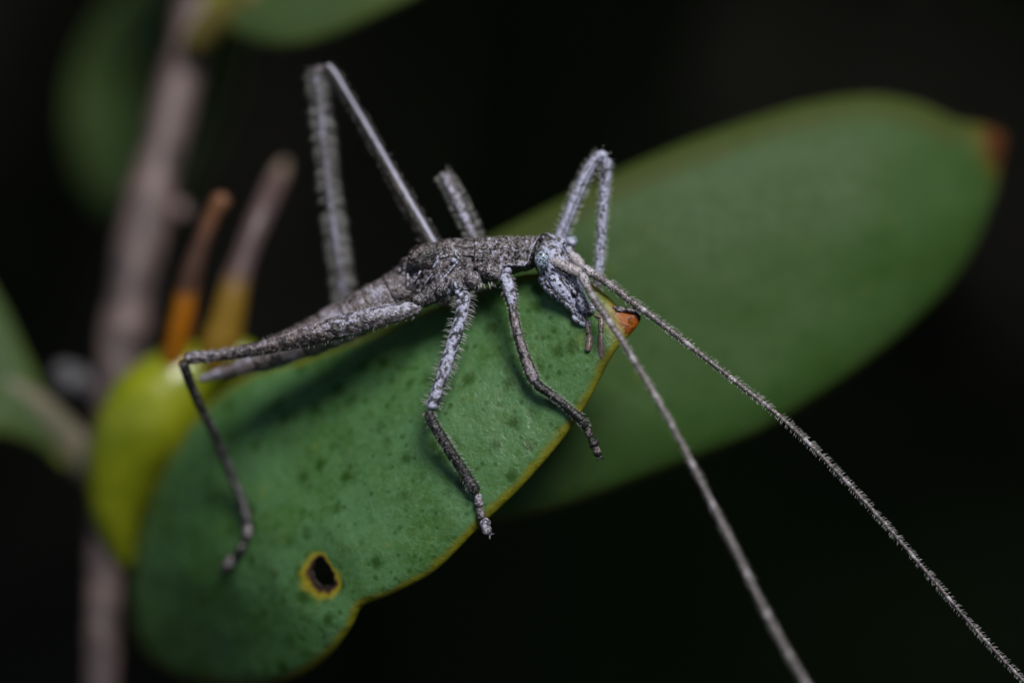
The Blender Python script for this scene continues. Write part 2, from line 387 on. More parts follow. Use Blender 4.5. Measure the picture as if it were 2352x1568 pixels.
def make_leaf(name, outline, depthf, thick, round_r, mat, parent, grid=16.0, hole=None, tip=None, tip_r=90, base=None, base_r=150, lump=3.0, lump_wl=70.0, asym=1.0, rim_dir=None):
    """thick fleshy blade: an outline with two swollen faces that meet in a rounded margin"""
    out = smooth_closed(outline, grid * 0.6); polys = [out]
    if hole is not None: polys.append(smooth_closed(hole, 4.0))
    lo, hi = out.min(0), out.max(0); pts = []
    y = lo[1]; row = 0
    while y < hi[1]:
        x = lo[0] + (row % 2) * grid * .5
        while x < hi[0]: pts.append((x + random.uniform(-1, 1) * grid * .12, y + random.uniform(-1, 1) * grid * .12)); x += grid
        y += grid * .866; row += 1
    pts = np.array(pts)
    # closer rows near the margin so it rounds smoothly
    for pl, rr in zip(polys, [round_r, 14.0][:len(polys)]):
        c = pl; nx_ = np.roll(c, -1, 0) - np.roll(c, 1, 0); nn = np.c_[-nx_[:, 1], nx_[:, 0]]; nn /= np.linalg.norm(nn, axis=1)[:, None] + 1e-9
        for fr in (0.04, 0.14, 0.32, 0.6):
            for sg in (1, -1): pts = np.vstack([pts, c + nn * sg * fr * rr])
    ok = inside(pts, out); 
    if hole is not None: ok &= ~inside(pts, polys[1])
    pts = pts[ok]
    dist = np.minimum(seg_dist(pts, out), seg_dist(pts, polys[1]) if hole is not None else 1e9); pts = pts[dist > 0.6]
    allp = [Vector(p) for p in np.vstack(polys + [pts])]
    edges = []; o = 0
    for pl in polys:
        n = len(pl); edges += [(o + i, o + (i + 1) % n) for i in range(n)]; o += n
    v2, _, f2, _, _, _ = geometry.delaunay_2d_cdt(allp, edges, [], 0, 1e-4)
    v2 = np.array([tuple(v) for v in v2]); f2 = [tuple(f) for f in f2]
    cen = np.array([v2[list(f)].mean(0) for f in f2]); keep = inside(cen, out)
    if hole is not None: keep &= ~inside(cen, polys[1])
    f2 = [f for f, k in zip(f2, keep) if k]
    used = sorted(set(i for f in f2 for i in f)); remap = {u: i for i, u in enumerate(used)}
    v2 = v2[used]; f2 = [tuple(remap[i] for i in f) for f in f2]
    de = seg_dist(v2, out); dh = seg_dist(v2, polys[1]) if hole is not None else np.full(len(v2), 1e9)
    d0 = depthf(v2); h = 4.0
    def B(q): return np.array([P(a, b, c) for (a, b), c in zip(q, depthf(q))])
    b0 = B(v2); gx_ = B(v2 + [h, 0]) - b0; gy_ = B(v2 + [0, h]) - b0
    nrm = np.cross(gy_, gx_); nrm *= np.sign(nrm[:, 2])[:, None]; nrm /= np.linalg.norm(nrm, axis=1)[:, None]
    prof = np.minimum(np.sqrt(np.clip(1 - (1 - np.clip(de / round_r, 0, 1)) ** 2, 0, 1)), (0.04 + 0.96 * np.clip(dh / 70.0, 0, 1)) * (dh > 0.02))
    bn = vnoise(np.c_[v2, np.zeros(len(v2))], lump_wl, 4) * lump + vnoise(np.c_[v2, np.zeros(len(v2))], lump_wl * .35, 9) * lump * .35
    top = b0 + nrm * (thick * prof + bn * prof)[:, None]; bot = b0 - nrm * (thick * asym * prof)[:, None]
    bnd = np.minimum(de, dh) < 0.02
    n = len(v2); idx = np.where(bnd, np.arange(n), np.arange(n) + n)
    # orient triangles towards the camera
    F_ = []
    for f in f2:
        a, b, c = top[list(f)]
        if np.cross(b - a, c - a)[2] < 0: f = f[::-1]
        F_.append(f)
    faces = F_ + [tuple(int(idx[i]) for i in f[::-1]) for f in F_]
    if rim_dir is not None:      # the discoloured margin is broad on one side only
        q = v2 - np.array(rim_dir[0]); side = q @ np.array(rim_dir[1]); de_c = de * (1 + np.clip(-side / 120.0, 0, 1) * 4)
    else: de_c = de
    mark = np.zeros(n)
    if tip is not None: mark = np.clip(1 - np.linalg.norm(v2 - np.array(tip), axis=1) / tip_r, 0, 1)
    br = np.zeros(n)
    if base is not None: br = np.clip(1 - np.linalg.norm(v2 - np.array(base), axis=1) / base_r, 0, 1)
    tone = np.zeros(n)
    if hole is not None:         # the scar is widest below and to the left of the bite
        q = v2 - polys[1].mean(0); q /= np.linalg.norm(q, axis=1)[:, None] + 1e-6; tone = np.clip(1 - dh / (31.0 * (1 + .5 * (q @ np.array([-.55, .83])))), 0, 1)
    m = Mesh(); m.add(np.vstack([top, bot]), faces, tone=np.r_[tone, tone], brown=np.r_[br, br], edge=np.r_[de_c, de_c], mark=np.r_[mark, mark])
    return m.build(name, mat, parent)

MAIN_D = tps([(1470, 730, -30), (1420, 800, -10), (1300, 1010, 0), (1100, 1210, -5), (960, 1335, -40), (835, 1390, -80), (740, 1310, -105), (600, 1550, -285), (440, 1545, -490), (330, 1400, -550),
              (320, 1200, -525), (400, 1030, -430), (560, 870, -330), (700, 815, -290), (850, 765, -240), (1000, 700, -185), (1200, 630, -120), (1340, 640, -75), (1000, 950, -70), (1200, 850, -55), (700, 1100, -190), (520, 1300, -285)])
MAIN_T = 20.0
def leaf_top(x, y): return float(MAIN_D([(x, y)])[0]) + MAIN_T * 1.1
out_main = [(560, 868), (470, 940), (400, 1030), (350, 1150), (318, 1270), (306, 1390), (335, 1490), (420, 1548), (550, 1572), (670, 1556), (755, 1506), (806, 1442), (828, 1398), (846, 1384), (900, 1364), (1000, 1310), (1100, 1212),
            (1200, 1116), (1290, 1012), (1352, 920), (1395, 838), (1418, 800), (1440, 776), (1466, 745), (1472, 724), (1455, 716), (1425, 708), (1398, 682), (1350, 645), (1290, 628), (1225, 628), (1180, 636), (1100, 668), (1000, 706), (850, 772), (700, 824)]
hole = [(734, 1280), (741, 1281), (746, 1288), (753, 1296), (759, 1304), (766, 1319), (765, 1329), (768, 1339), (761, 1344), (750, 1342), (742, 1345), (731, 1335), (726, 1331), (722, 1317), (718, 1308), (722, 1297), (724, 1286)]
leaf1 = make_leaf('leaf', out_main, MAIN_D, MAIN_T, 34, M_leaf, branch, grid=15, hole=hole, tip=(1482, 714), tip_r=118, lump=4.0)
leaf1['label'] = 'thick speckled leaf with yellow margin, ragged hole and burnt orange tip'
BACK_D = tps([(2300, 330, -540), (2000, 220, -490), (2150, 700, -440), (1850, 930, -345), (1600, 1060, -300), (1300, 1165, -290), (1140, 1200, -290), (1290, 455, -370), (1700, 285, -440), (1600, 700, -325), (2000, 500, -405),
              (1000, 800, -370), (700, 900, -470), (420, 960, -570), (1300, 800, -315)])
out_back = [(400, 930), (560, 868), (760, 752), (900, 668), (1010, 605), (1120, 545), (1290, 456), (1400, 400), (1550, 334), (1700, 280), (1850, 236), (1990, 218), (2100, 234), (2195, 274), (2260, 288), (2302, 304), (2314, 336), (2298, 385),
            (2284, 455), (2236, 575), (2170, 672), (2080, 762), (1985, 840), (1900, 900), (1820, 952), (1735, 1000), (1650, 1036), (1500, 1092), (1300, 1165), (1140, 1200), (950, 1215), (760, 1190), (560, 1100), (420, 1000)]
leaf2 = make_leaf('leaf', out_back, BACK_D, 52, 130, M_leaf_b, branch, grid=26, tip=(2322, 330), tip_r=130, lump=5, lump_wl=160, rim_dir=((1300, 760), (-.42, -.91)))
leaf2['label'] = 'broad smooth green leaf with orange tip stretching out behind'
out_top = [(470, 30), (520, 70), (590, 100), (660, 108), (745, 88), (830, 54), (900, 20), (960, -10), (1090, -90), (1230, -210), (1180, -300), (1000, -330), (760, -270), (590, -160), (500, -60)]
TOP_D = tps([(470, 30, -690), (660, 108, -560), (1200, -220, -520), (760, -270, -680), (850, -80, -560)])
leaf3 = make_leaf('leaf', out_top, TOP_D, 26, 60, M_leaf_c, branch, grid=26, base=(470, 30), base_r=130)
out_ul = [(478, -60), (520, 0), (556, 70), (548, 170), (500, 310), (440, 425), (360, 500), (285, 508), (225, 476), (178, 400), (156, 290), (168, 170), (215, 60), (290, -30), (380, -110)]
UL_D = tps([(478, -60, -860), (156, 290, -1230), (285, 508, -1310), (548, 170, -1120), (350, 220, -1220), (380, -110, -980)])
leaf4 = make_leaf('leaf', out_ul, UL_D, 24, 60, M_leaf_c, branch, grid=26)
out_l = [(200, 1075), (150, 1000), (105, 905), (78, 850), (40, 770), (0, 690), (-60, 600), (-180, 500), (-330, 470), (-420, 560), (-420, 720), (-330, 860), (-190, 960), (-60, 1000), (20, 1005), (90, 1030), (150, 1078)]
L_D = tps([(200, 1075, -630), (0, 690, -600), (-330, 470, -560), (-190, 960, -470), (20, 1005, -530), (60, 900, -570)])
leaf5 = make_leaf('leaf', out_l, L_D, 22, 50, M_leaf_c, branch, grid=24, base=(190, 1075), base_r=120)

m = Mesh()
stem_s = sweep(m, STEM, n=150, k=32, rough=5.0, rwl=60, rfun=lambda t: 1 + 0.10 * math.exp(-((t - .595) / .012) ** 2))
blob(m, 415, 487, -650, 26, 30, 34, 0.4, rough=4, rwl=20)
blob(m, 330, 545, -640, 50, 40, 52, 0.3, rough=4, rwl=30)
stem = m.build('stem', M_stem, branch)
m = Mesh()
sweep(m, [(262, 930, -640, 46), (225, 905, -630, 42), (185, 878, -620, 38), (150, 862, -612, 36), (118, 852, -606, 26)], n=30, k=20, rough=4, rwl=24)
blob(m, 158, 880, -590, 34, 30, 30, .3, rough=5, rwl=16)
m.build('side_stub', simple('weathered grey bark', (0.040, 0.040, 0.048), (0.085, 0.082, 0.088), 40, 0.5, 4, 0.5), stem)
# stalks of the leaves
m = Mesh(); sweep(m, [(296, 1300, -560, 10), (276, 1245, -555, 40), (272, 1165, -545, 72), (296, 1060, -530, 102), (346, 958, -512, 120), (408, 886, -500, 100), (472, 846, -490, 66), (540, 822, -478, 46), (592, 806, -470, 24)], n=90, k=48, rough=2.5, rwl=80)
m.build('petiole', M_pet, leaf1)
m = Mesh(); sweep(m, [(255, 1000, -640, 20), (330, 960, -610, 26), (430, 945, -575, 40), (520, 960, -550, 50)], n=24, k=16, depth=.7); m.build('petiole', M_petb, leaf2)
m = Mesh(); sweep(m, [(430, 130, -700, 26), (455, 90, -680, 36), (490, 50, -670, 42), (540, 20, -650, 40), (600, -20, -620, 30)], n=24, k=16, depth=.8); m.build('petiole', simple('ochre stalk', (0.12, 0.085, 0.02), (0.10, 0.11, 0.02), 60), leaf3)
m = Mesh(); sweep(m, [(470, -90, -730, 24), (440, -60, -790, 30), (410, 0, -980, 30), (380, 60, -1150, 22)], n=24, k=16); m.build('petiole', M_petb, leaf4)
m = Mesh(); sweep(m, [(246, 1120, -630, 34), (200, 1065, -615, 46), (140, 990, -590, 42), (80, 930, -570, 36), (10, 880, -550, 24), (-60, 830, -540, 12)], n=36, k=20, depth=.8); m.build('petiole', M_petb, leaf5)
# flower buds
m = Mesh(); sweep(m, [(385, 870, -470, 22), (402, 800, -440, 28), (420, 720, -415, 29), (440, 625, -395, 26), (462, 560, -385, 20), (486, 500, -378, 19), (506, 464, -372, 23), (514, 444, -370, 20)], n=60, k=20, rough=2, rwl=20)
m.build('flower_bud', M_bud1, branch)['label'] = 'orange flower bud with narrow brown tip'
m = Mesh(); sweep(m, [(478, 860, -470, 40), (505, 790, -450, 48), (520, 740, -440, 43), (536, 670, -430, 37), (562, 590, -435, 31), (592, 515, -450, 31), (620, 450, -500, 29), (640, 405, -580, 22), (654, 372, -650, 9)], n=60, k=20, rough=2, rwl=20)
m.build('flower_bud', M_bud2, branch)['label'] = 'ochre flower bud with tan tip'

# ------------------------------------------------------------------ the insect
bug = empty('bush_cricket', to_world(P(1075, 690, -60)), 'slender mottled grey bush cricket nymph with long antennae perched on leaf', 'cricket')
def Z(x, y): return 846.7 + x * 0.28025, 470.4 + y * 0.28025     # positions read off an enlargement of head and thorax
body = Mesh(); bris = Mesh()

# abdomen: ten overlapping rings, tapering into a short tail
def ring_r(t):
    k = t * 10.5; f = k - math.floor(k); return 1.0 + 0.05 * (f - 0.5) - (0.05 if f > 0.9 else 0)
ab = sweep(body, [(1010, 626, -88, 46), (960, 646, -92, 53), (900, 682, -100, 52), (820, 724, -112, 50), (740, 764, -126, 45), (660, 800, -142, 37), (590, 830, -158, 27), (540, 848, -170, 17), (495, 860, -182, 12), (455, 871, -194, 6)],
           n=190, k=40, depth=.85, rfun=ring_r, rough=3.0, rwl=26,
           tfun=lambda t, a: 0.43 + 0.07 * math.sin(t * 33) - 0.12 * max(0, t - .5) + 0.16 * math.exp(-((math.cos(a) + .45) / .16) ** 2) + (.25 if t > .9 else 0) - (.28 if (t * 10.5) % 1 > .9 else 0), bfun=lambda t, a: 0.4, mott=.45)
hairs(bris, ab, 120, 7, w=.7)
# middle and hind thorax
def th_tone(t, a): return 0.36 + 0.08 * math.sin(7 * a + 9 * t)
sweep(body, [(915, 648, -88, 40), (950, 634, -82, 46), (985, 620, -76, 56), (1035, 609, -72, 60), (1075, 600, -68, 54), (1105, 588, -64, 46)], n=110, k=84, depth=.72, power=2.3, rough=5.0, rwl=13, tfun=th_tone, brown=.3, mott=.7)
sweep(body, [(985, 668, -60, 26), (1020, 664, -50, 38), (1060, 650, -48, 38), (1090, 630, -50, 30)], n=70, k=50, depth=.8, rough=5, rwl=9, tone=.38, brown=.2, mott=.55)
# wing pads, one on either side, with a raised pale lower border
for dd in (-33, -118):
    x, y = Z(440, 432); blob(body, x, y, dd, 34, 29, 11, 0.30, tone=.16, brown=.55, k=44, rough=1.2, rwl=8, mott=.6)
    x, y = Z(450, 445); blob(body, x, y, dd - 4 if dd > -60 else dd + 4, 34, 30, 8, 0.30, tone=.05, k=36, mott=.2)  # dark disc behind each pad stands in for its edge shadow
sweep(body, [(*Z(600, 395), -29, 2), (*Z(570, 430), -27, 3), (*Z(560, 470), -27, 4), (*Z(525, 520), -30, 2)], n=20, k=10, tone=.72, rough=1, rwl=4, mott=.5)
sweep(body, [(*Z(705, 360), -29, 1.5), (*Z(715, 410), -27, 1.6), (*Z(738, 450), -25, 2), (*Z(700, 500), -24, 2.6), (*Z(640, 570), -24, 2.2), (*Z(580, 640), -26, 2)], n=40, k=8, tone=.66, rough=.8, rwl=5)
sweep(body, [(*Z(320, 560), -42, 2), (*Z(322, 610), -40, 3), (*Z(318, 670), -42, 2)], n=14, k=8, tone=.75, rough=.8, rwl=5)
blob(body, *Z(695, 455), -24, 7, 6, 6, tone=.85)
# side plates: oblique ridges running down and back from the saddle to the hips
for i in range(84):
    zx = random.uniform(380, 860); zy = 500 + random.uniform(0, 1) * (235 if zx < 720 else 150) + max(0, 560 - zx) * .35
    if zy > 790: continue
    x, y = Z(zx, zy); dz = -29 - 9 * abs((zy - 620) / 120)
    blob(body, x, y, dz + random.uniform(-5, 1), random.uniform(6, 17), random.uniform(1.8, 4.2), 6, random.gauss(.85, .2), tone=random.choice((.0, .25, .42, .5, .68)), k=14, rough=.8, rwl=5, mott=.6)
# back plates between saddle and wing pads
def back_plate(x0, x1, y0, y1, hh, low, dep, tone):
    nt, na = 60, 70; V = []; tn = []
    for i in range(nt):
        t = i / (nt - 1)
        for j in range(na):
            a = -0.5 * math.pi * 1.05 + math.pi * 1.05 * j / (na - 1); cy, sy = math.cos(a), math.sin(a)
            yt = y0 + (y1 - y0) * t; yy = yt + hh - hh * np.sign(cy) * abs(cy) ** .8 + (low if abs(a) > 1.2 else 0) * max(0, (abs(a) - 1.2) / .45) * (1 - .35 * t)
            p = P(x0 + (x1 - x0) * t + 4 * abs(sy) * (t - .5), yy, -68 + dep * np.sign(sy) * abs(sy) ** .8)
            lip = 1.8 * math.exp(-(t / .03) ** 2) + 1.6 * math.exp(-((1.65 - abs(a)) / .07) ** 2)
            V.append(p + np.array([0, cy, sy]) * (lip + 1.6 * noise.noise(Vector(p) / 9) + 1.1 * noise.noise(Vector(p) / 4.2) - 1.5 * math.exp(-((t - .45) / .06) ** 2))); tn.append(tone + .18 * min(1, lip))
    V = np.array(V); n = len(V); inn = V.copy(); c = P((x0 + x1) / 2, y0 + hh + 8, -68); inn[:, 1:] += (c[1:] - inn[:, 1:]) * .12
    f = [(i * na + j, (i + 1) * na + j, (i + 1) * na + j + 1, i * na + j + 1) for i in range(nt - 1) for j in range(na - 1)]; f += [tuple(n + q for q in k[::-1]) for k in f]
    for i in range(nt - 1):
        for j in (0, na - 1): q = (i * na + j, (i + 1) * na + j, n + (i + 1) * na + j, n + i * na + j); f.append(q if j else q[::-1])
    for j in range(na - 1):
        for i in (0, nt - 1): q = (i * na + j, i * na + j + 1, n + i * na + j + 1, n + i * na + j); f.append(q if not i else q[::-1])
    body.add(np.vstack([V, inn]), f, tone=np.r_[tn, np.full(n, .05)], brown=.4, mott=.7)
back_plate(1092, 1026, 547, 549, 28, 10, 37, .36)
back_plate(1034, 962, 548, 563, 26, 12, 39, .30)
# front thorax under the saddle
sweep(body, [(1088, 618, -62, 36), (1120, 616, -58, 37), (1150, 606, -56, 32), (1190, 596, -54, 30), (1236, 586, -52, 27)], n=60, k=44, depth=.85, rough=3.5, rwl=8, tfun=lambda t, a: .38 - .25 * (t > .55), mott=.6)
# pronotum: a saddle with a slanting front lip and turned-up lower border
def pronotum():
    nt, na = 96, 84; V = []; tn = []; bw = []
    for i in range(nt):
        t = i / (nt - 1)
        for j in range(na):
            a = -0.62 * math.pi + 1.24 * math.pi * j / (na - 1)          # 0 = crest, + = camera side
            cy, sy = math.cos(a), math.sin(a)
            hh = 33 + 3 * math.sin(t * math.pi) ; yb = 579 - 2.5 * t
            yy = yb - hh * (abs(cy) ** .8) * (1 if cy > 0 else -1)
            if cy < 0: yy = yb + 34 * (abs(cy) / .37)
            dd = -60 + 38 * np.sign(sy) * abs(sy) ** .75
            yy = max(yy, 545.5 - 2 * t + 6 * (1 - abs(cy)) * 0)
            xr = 1089 + 3 * math.sin((yy - 546) / 65 * math.pi) ; xf = 1240 - 25 * np.clip((yy - 544) / 50, 0, 1) ** 0.7 - 14 * np.clip((yy - 592) / 20, 0, 1) ** 2.2
            x = xr + (xf - xr) * t
            lip = 2.6 * math.exp(-((1 - t) / .018) ** 2) + 1.6 * math.exp(-(t / .018) ** 2) + 2.2 * math.exp(-((1.24 * math.pi / 2 - abs(a)) / .05) ** 2)
            dent = -2.2 * math.exp(-((t - .62 - .06 * sy) / .03) ** 2) - 1.6 * math.exp(-((t - .30) / .035) ** 2)
            p = P(x, yy, dd); nr = np.array([0, cy, sy]); rn = 2.2 * noise.noise(Vector(p) / 9) + 1.4 * noise.noise(Vector(p) / 4.2)
            V.append(p + nr * (lip + dent + rn * (1 - min(1, lip / 2)))); tn.append(.36 + .6 * min(1, lip / 2.4) * (1 if t > .96 else .35) + .10 * math.exp(-((t - .2) / .12) ** 2) * sy); bw.append(.28 if cy < .8 else .5)
    # thickness: an inner skin 4 dots in
    V = np.array(V); n = len(V); inn = V.copy(); ctr = P(1160, 590, -60); inn[:, 1:] = inn[:, 1:] + (ctr[1:] - inn[:, 1:]) * 0.10
    f = [(i * na + j, (i + 1) * na + j, (i + 1) * na + j + 1, i * na + j + 1) for i in range(nt - 1) for j in range(na - 1)]
    f += [tuple(n + k for k in q[::-1]) for q in f]
    for i in range(nt - 1): 
        for j in (0, na - 1): q = (i * na + j, (i + 1) * na + j, n + (i + 1) * na + j, n + i * na + j); f.append(q if j else q[::-1])
    for j in range(na - 1):
        for i in (0, nt - 1): q = (i * na + j, i * na + j + 1, n + i * na + j + 1, n + i * na + j); f.append(q if not i else q[::-1])
    body.add(np.vstack([V, inn]), f, tone=np.r_[tn, np.full(n, .1)], brown=np.r_[bw, np.zeros(n)], mott=.8)
    for _ in range(220):
        k = random.randrange(n); a = V[k] - ctr; a[0] *= .1; a /= np.linalg.norm(a); hair(bris, V[k], a + np.array([.3, 0, 0]), random.uniform(2.5, 5), .55, .7)
pronotum()
sweep(body, [(1205, 580, -58, 26), (1228, 578, -54, 30), (1250, 574, -50, 28)], n=30, k=40, depth=.9, rough=1.5, rwl=8, tone=.16)
blob(body, *Z(1455, 300), -56, 22, 17, 26, -.5, tone=.22, k=30, rough=1, rwl=8)
# coxae and trochanters
sweep(body, [(1105, 612, -34, 16), (1120, 622, -26, 21), (1140, 628, -20, 18), (1156, 632, -14, 13)], n=30, k=24, rough=3, rwl=8, tone=.36, mott=.6, brown=.2)
blob(body, *Z(925, 530), -16, 8, 8, 7, tone=.5, brown=.7)
blob(body, *Z(1085, 530), -14, 7, 12, 8, .25, tone=.5, mott=.6); blob(body, *Z(1140, 545), -20, 10, 10, 7, -.4, tone=.62, mott=.4); blob(body, *Z(1080, 610), -9, 6, 8, 7, tone=.5, mott=.6)
sweep(body, [(*Z(830, 560), -34, 18), (*Z(850, 620), -26, 22), (*Z(820, 680), -24, 17)], n=26, k=24, rough=3.5, rwl=6, tone=.42, mott=.6)
sweep(body, [(*Z(690, 610), -24, 13), (*Z(715, 660), -16, 15), (*Z(755, 705), -8, 14)], n=24, k=20, rough=2.5, rwl=7, tone=.5, mott=.7)
blob(body, *Z(728, 718), 2, 6, 6, 6, tone=.95); blob(body, *Z(715, 660), 0, 6, 9, 6, .3, tone=.75); blob(body, *Z(750, 740), 6, 4.5, 4.5, 4, tone=.9); blob(body, *Z(742, 795), 8, 7, 6, 6, tone=.95); blob(body, *Z(800, 780), 8, 5, 12, 6, -.2, tone=.85)
blob(body, *Z(610, 700), -22, 20, 16, 10, .5, tone=.36, rough=2, rwl=8)
sweep(body, [(*Z(520, 700), -46, 20), (*Z(470, 750), -36, 24), (*Z(410, 780), -26, 19), (*Z(380, 830), -20, 16)], n=30, k=24, rough=4, rwl=8, tone=.33, mott=.6)
blob(body, *Z(440, 745), -14, 5, 5, 5, tone=1.0)
for _ in range(26):          # the fringe of arched bristles under the front thorax
    zx = random.uniform(860, 1035); x, y = Z(zx, 640 + random.uniform(-12, 12)); p = P(x, y, -18 + random.uniform(-8, 8))
    hair(bris, p, np.array([random.gauss(.05, .15), -1, .25]) / 1.03, random.uniform(11, 19), .8, .9, bend=np.array([-.3 if zx < 930 else .22, .0, 0]))

def spots(L, r, cell=9.0, thr=.12, amp=.92, sd=0.0, stretch=1.6):
    """crisp dark flecks, longer along the limb"""
    return lambda t, a: amp * min(1.0, max(0.0, (noise.noise(Vector((t * L / (cell * stretch) + sd, math.cos(a) * r / cell, math.sin(a) * r / cell + sd))) - thr) / .12))
# head: long sloping face
hd = sweep(body, [(*Z(1400, 330), -52, 16), (*Z(1440, 360), -48, 29), (*Z(1490, 425), -44, 35), (*Z(1540, 520), -40, 35), (*Z(1590, 610), -36, 34), (*Z(1650, 705), -34, 30), (*Z(1712, 795), -33, 23), (*Z(1765, 870), -34, 16), (*Z(1795, 930), -34, 10)],
      n=140, k=84, depth=.88, power=2.15, rough=1.2, rwl=9, mott=.45, mfun=spots(230, 32, 7.5, .10, sd=3), tfun=lambda t, a: .74 - .30 * max(0, .12 - t) / .12 + .06 * math.sin(5 * a + 4 * t) - .30 * math.exp(-((t - .985) / .05) ** 2))
sweep(body, [(*Z(1420, 560), -44, 16), (*Z(1480, 640), -40, 20), (*Z(1560, 720), -38, 19), (*Z(1640, 800), -38, 15), (*Z(1710, 880), -38, 11)], n=50, k=30, depth=.75, rough=1.4, rwl=7, tone=.52)
blob(body, *Z(1490, 290), -62, 24, 14, 20, -.45, tone=.72, k=28, rough=2, rwl=7)      # crown
blob(body, *Z(1560, 330), -52, 18, 20, 18, -.6, tone=.7, k=28, rough=2.5, rwl=6)
blob(body, *Z(1660, 305), -78, 13, 11, 12, -.6, tone=.66, k=24, rough=2.5, rwl=5)      # far eye's bulge
blob(body, *Z(1640, 390), -58, 16, 15, 14, -.6, tone=.5, brown=.35, k=24, rough=2, rwl=5)
blob(body, *Z(1580, 430), -28, 22, 10, 9, -.5, tone=.5, brown=.5, k=24, rough=2, rwl=6)  # brow over the near antenna
sweep(body, [(*Z(1385, 330), -22, 3), (*Z(1372, 400), -14, 3.4), (*Z(1378, 480), -12, 3.4), (*Z(1420, 535), -12, 3)], n=24, k=8, tone=.35)   # rim of the eye socket
# cheek plate, mandible, upper lip and jaw pieces
sweep(body, [(*Z(1450, 640), -26, 8), (*Z(1475, 690), -20, 9), (*Z(1550, 742), -17, 8.5), (*Z(1620, 805), -17, 8), (*Z(1690, 875), -18, 7.5), (*Z(1745, 935), -20, 7), (*Z(1770, 980), -18, 5)], n=80, k=24, rough=1.3, rwl=6, tone=.66, mott=.4, mfun=spots(130, 8, 6.0, .10, sd=5))
sweep(body, [(*Z(1500, 570), -16, 12), (*Z(1560, 650), -11, 17), (*Z(1630, 740), -12, 14), (*Z(1700, 830), -16, 6)], n=80, k=48, depth=.5, rough=.5, rwl=8, tone=.82, mott=.25, mfun=spots(110, 16, 7.0, .14, sd=8))
sweep(body, [(*Z(1640, 650), -10, 3), (*Z(1680, 710), -6, 5), (*Z(1715, 745), -6, 3)], n=18, k=10, tone=.7)
sweep(body, [(*Z(1722, 720), -12, 9), (*Z(1745, 780), -6, 12), (*Z(1775, 840), -6, 13), (*Z(1795, 880), -10, 8)], n=30, k=20, depth=.8, tone=.62, rough=1, rwl=8)
sweep(body, [(*Z(1815, 800), -22, 7), (*Z(1828, 850), -20, 8), (*Z(1815, 890), -22, 5)], n=20, k=14, tone=.6)
sweep(body, [(*Z(1670, 890), -20, 4), (*Z(1690, 930), -18, 6), (*Z(1730, 960), -18, 6), (*Z(1780, 985), -20, 6), (*Z(1815, 980), -22, 5)], n=24, k=12, tone=.6, rough=1, rwl=5)
sweep(body, [(*Z(1790, 940), -20, 7), (*Z(1800, 990), -20, 6), (*Z(1790, 1010), -18, 5)], n=16, k=12, tone=.45)
def seam(pts, r=1.5): sweep(body, [(*Z(x, y), d, r) for x, y, d in pts], n=30, k=6, tone=-.3, mott=0)
seam([(1432, 590, -12), (1452, 640, -11), (1500, 690, -10), (1580, 750, -9), (1660, 830, -12), (1730, 905, -16)], 1.7)
seam([(1490, 520, -9), (1560, 545, -3), (1640, 590, 0), (1700, 680, 0), (1712, 760, -4), (1735, 850, -6)], 1.8)
seam([(1560, 560, -2), (1600, 640, -1), (1650, 690, -1), (1690, 745, -3)], 1.1)
seam([(1475, 700, -10), (1530, 722, -9), (1560, 765, -10), (1570, 740, -9)], 1.0)
seam([(1380, 300, -30), (1362, 380, -22), (1360, 470, -20), (1385, 540, -20), (1425, 600, -22)], 2.4)
seam([(1500, 300, -36), (1540, 350, -30), (1570, 400, -24)], 1.2); seam([(1560, 290, -44), (1600, 340, -38), (1630, 400, -36)], 1.2)
hairs(bris, hd, 70, 4.5, w=.5, ts=(.1, .95))

# legs ---------------------------------------------------------------------------------
def claws(x, y, d, dx, dy):
    for s in (-1, 1):
        sweep(body, [(x, y, d, 3.2), (x + dx * 6 - s * dy * 4, y + dy * 6 + s * dx * 4, d + s * 3, 2.4), (x + dx * 11 - s * dy * 9, y + dy * 11 + s * dx * 9, d + s * 5, 1.0)], n=10, k=8, tone=.3)
def tarsus(pts, tone=.4, dirn=(0.4, 1)):
    """chain of short pad-bearing segments"""
    for i in range(len(pts) - 1):
        (x0, y0, d0, r0), (x1, y1, d1, r1) = pts[i], pts[i + 1]; mx, my, md = (x0 + x1) / 2, (y0 + y1) / 2, (d0 + d1) / 2
        sweep(body, [(x0, y0, d0, r0 * .74), (x0 * .7 + x1 * .3, y0 * .7 + y1 * .3, md, r0 * .84), (x0 * .25 + x1 * .75, y0 * .25 + y1 * .75, md, r0), (x1 + (x1 - x0) * .08, y1 + (y1 - y0) * .08, d1, r0 * .72)], n=16, k=14, tone=tone + (.10 if i % 2 == 0 else -.05), brown=.3, rough=.9, rwl=5, mott=.6,
              mfun=lambda t, a: .8 * (t > .86))
    x, y, d, r = pts[-1]; l = math.hypot(*dirn); claws(x, y, d, dirn[0] / l, dirn[1] / l)
# near middle leg
lt = leaf_top
fm = sweep(body, [(1064, 668, -4, 13), (1066, 690, 0, 15), (1058, 730, 6, 14.5), (1042, 785, 14, 15.5), (1022, 845, 22, 15), (1002, 905, 28, 14), (988, 940, 30, 14.5)], n=130, k=30, rough=.8, rwl=9, depth=.8, tone=.72, mott=.35, bfun=lambda t, a: .5 * math.exp(-((a - .45) / .3) ** 2), mfun=spots(290, 15, 8.5, .04, sd=1))
hairs(bris, fm, 270, 20, w=.75, lean=.1)
tb = sweep(body, [(985, 940, 30, 11), (990, 962, 32, 12), (1012, 1000, 32, 12.5), (1040, 1045, 30, 12.5), (1070, 1090, 26, 12.5), (1096, 1132, 22, 13)], n=70, k=18, rough=1.0, rwl=8, tfun=lambda t, a: -.06 + .10 * math.sin(t * 9) + (.26 if abs(a - 2.2) < .4 else 0), mott=.6)
hairs(bris, tb, 130, 12, w=.65, lean=.5)
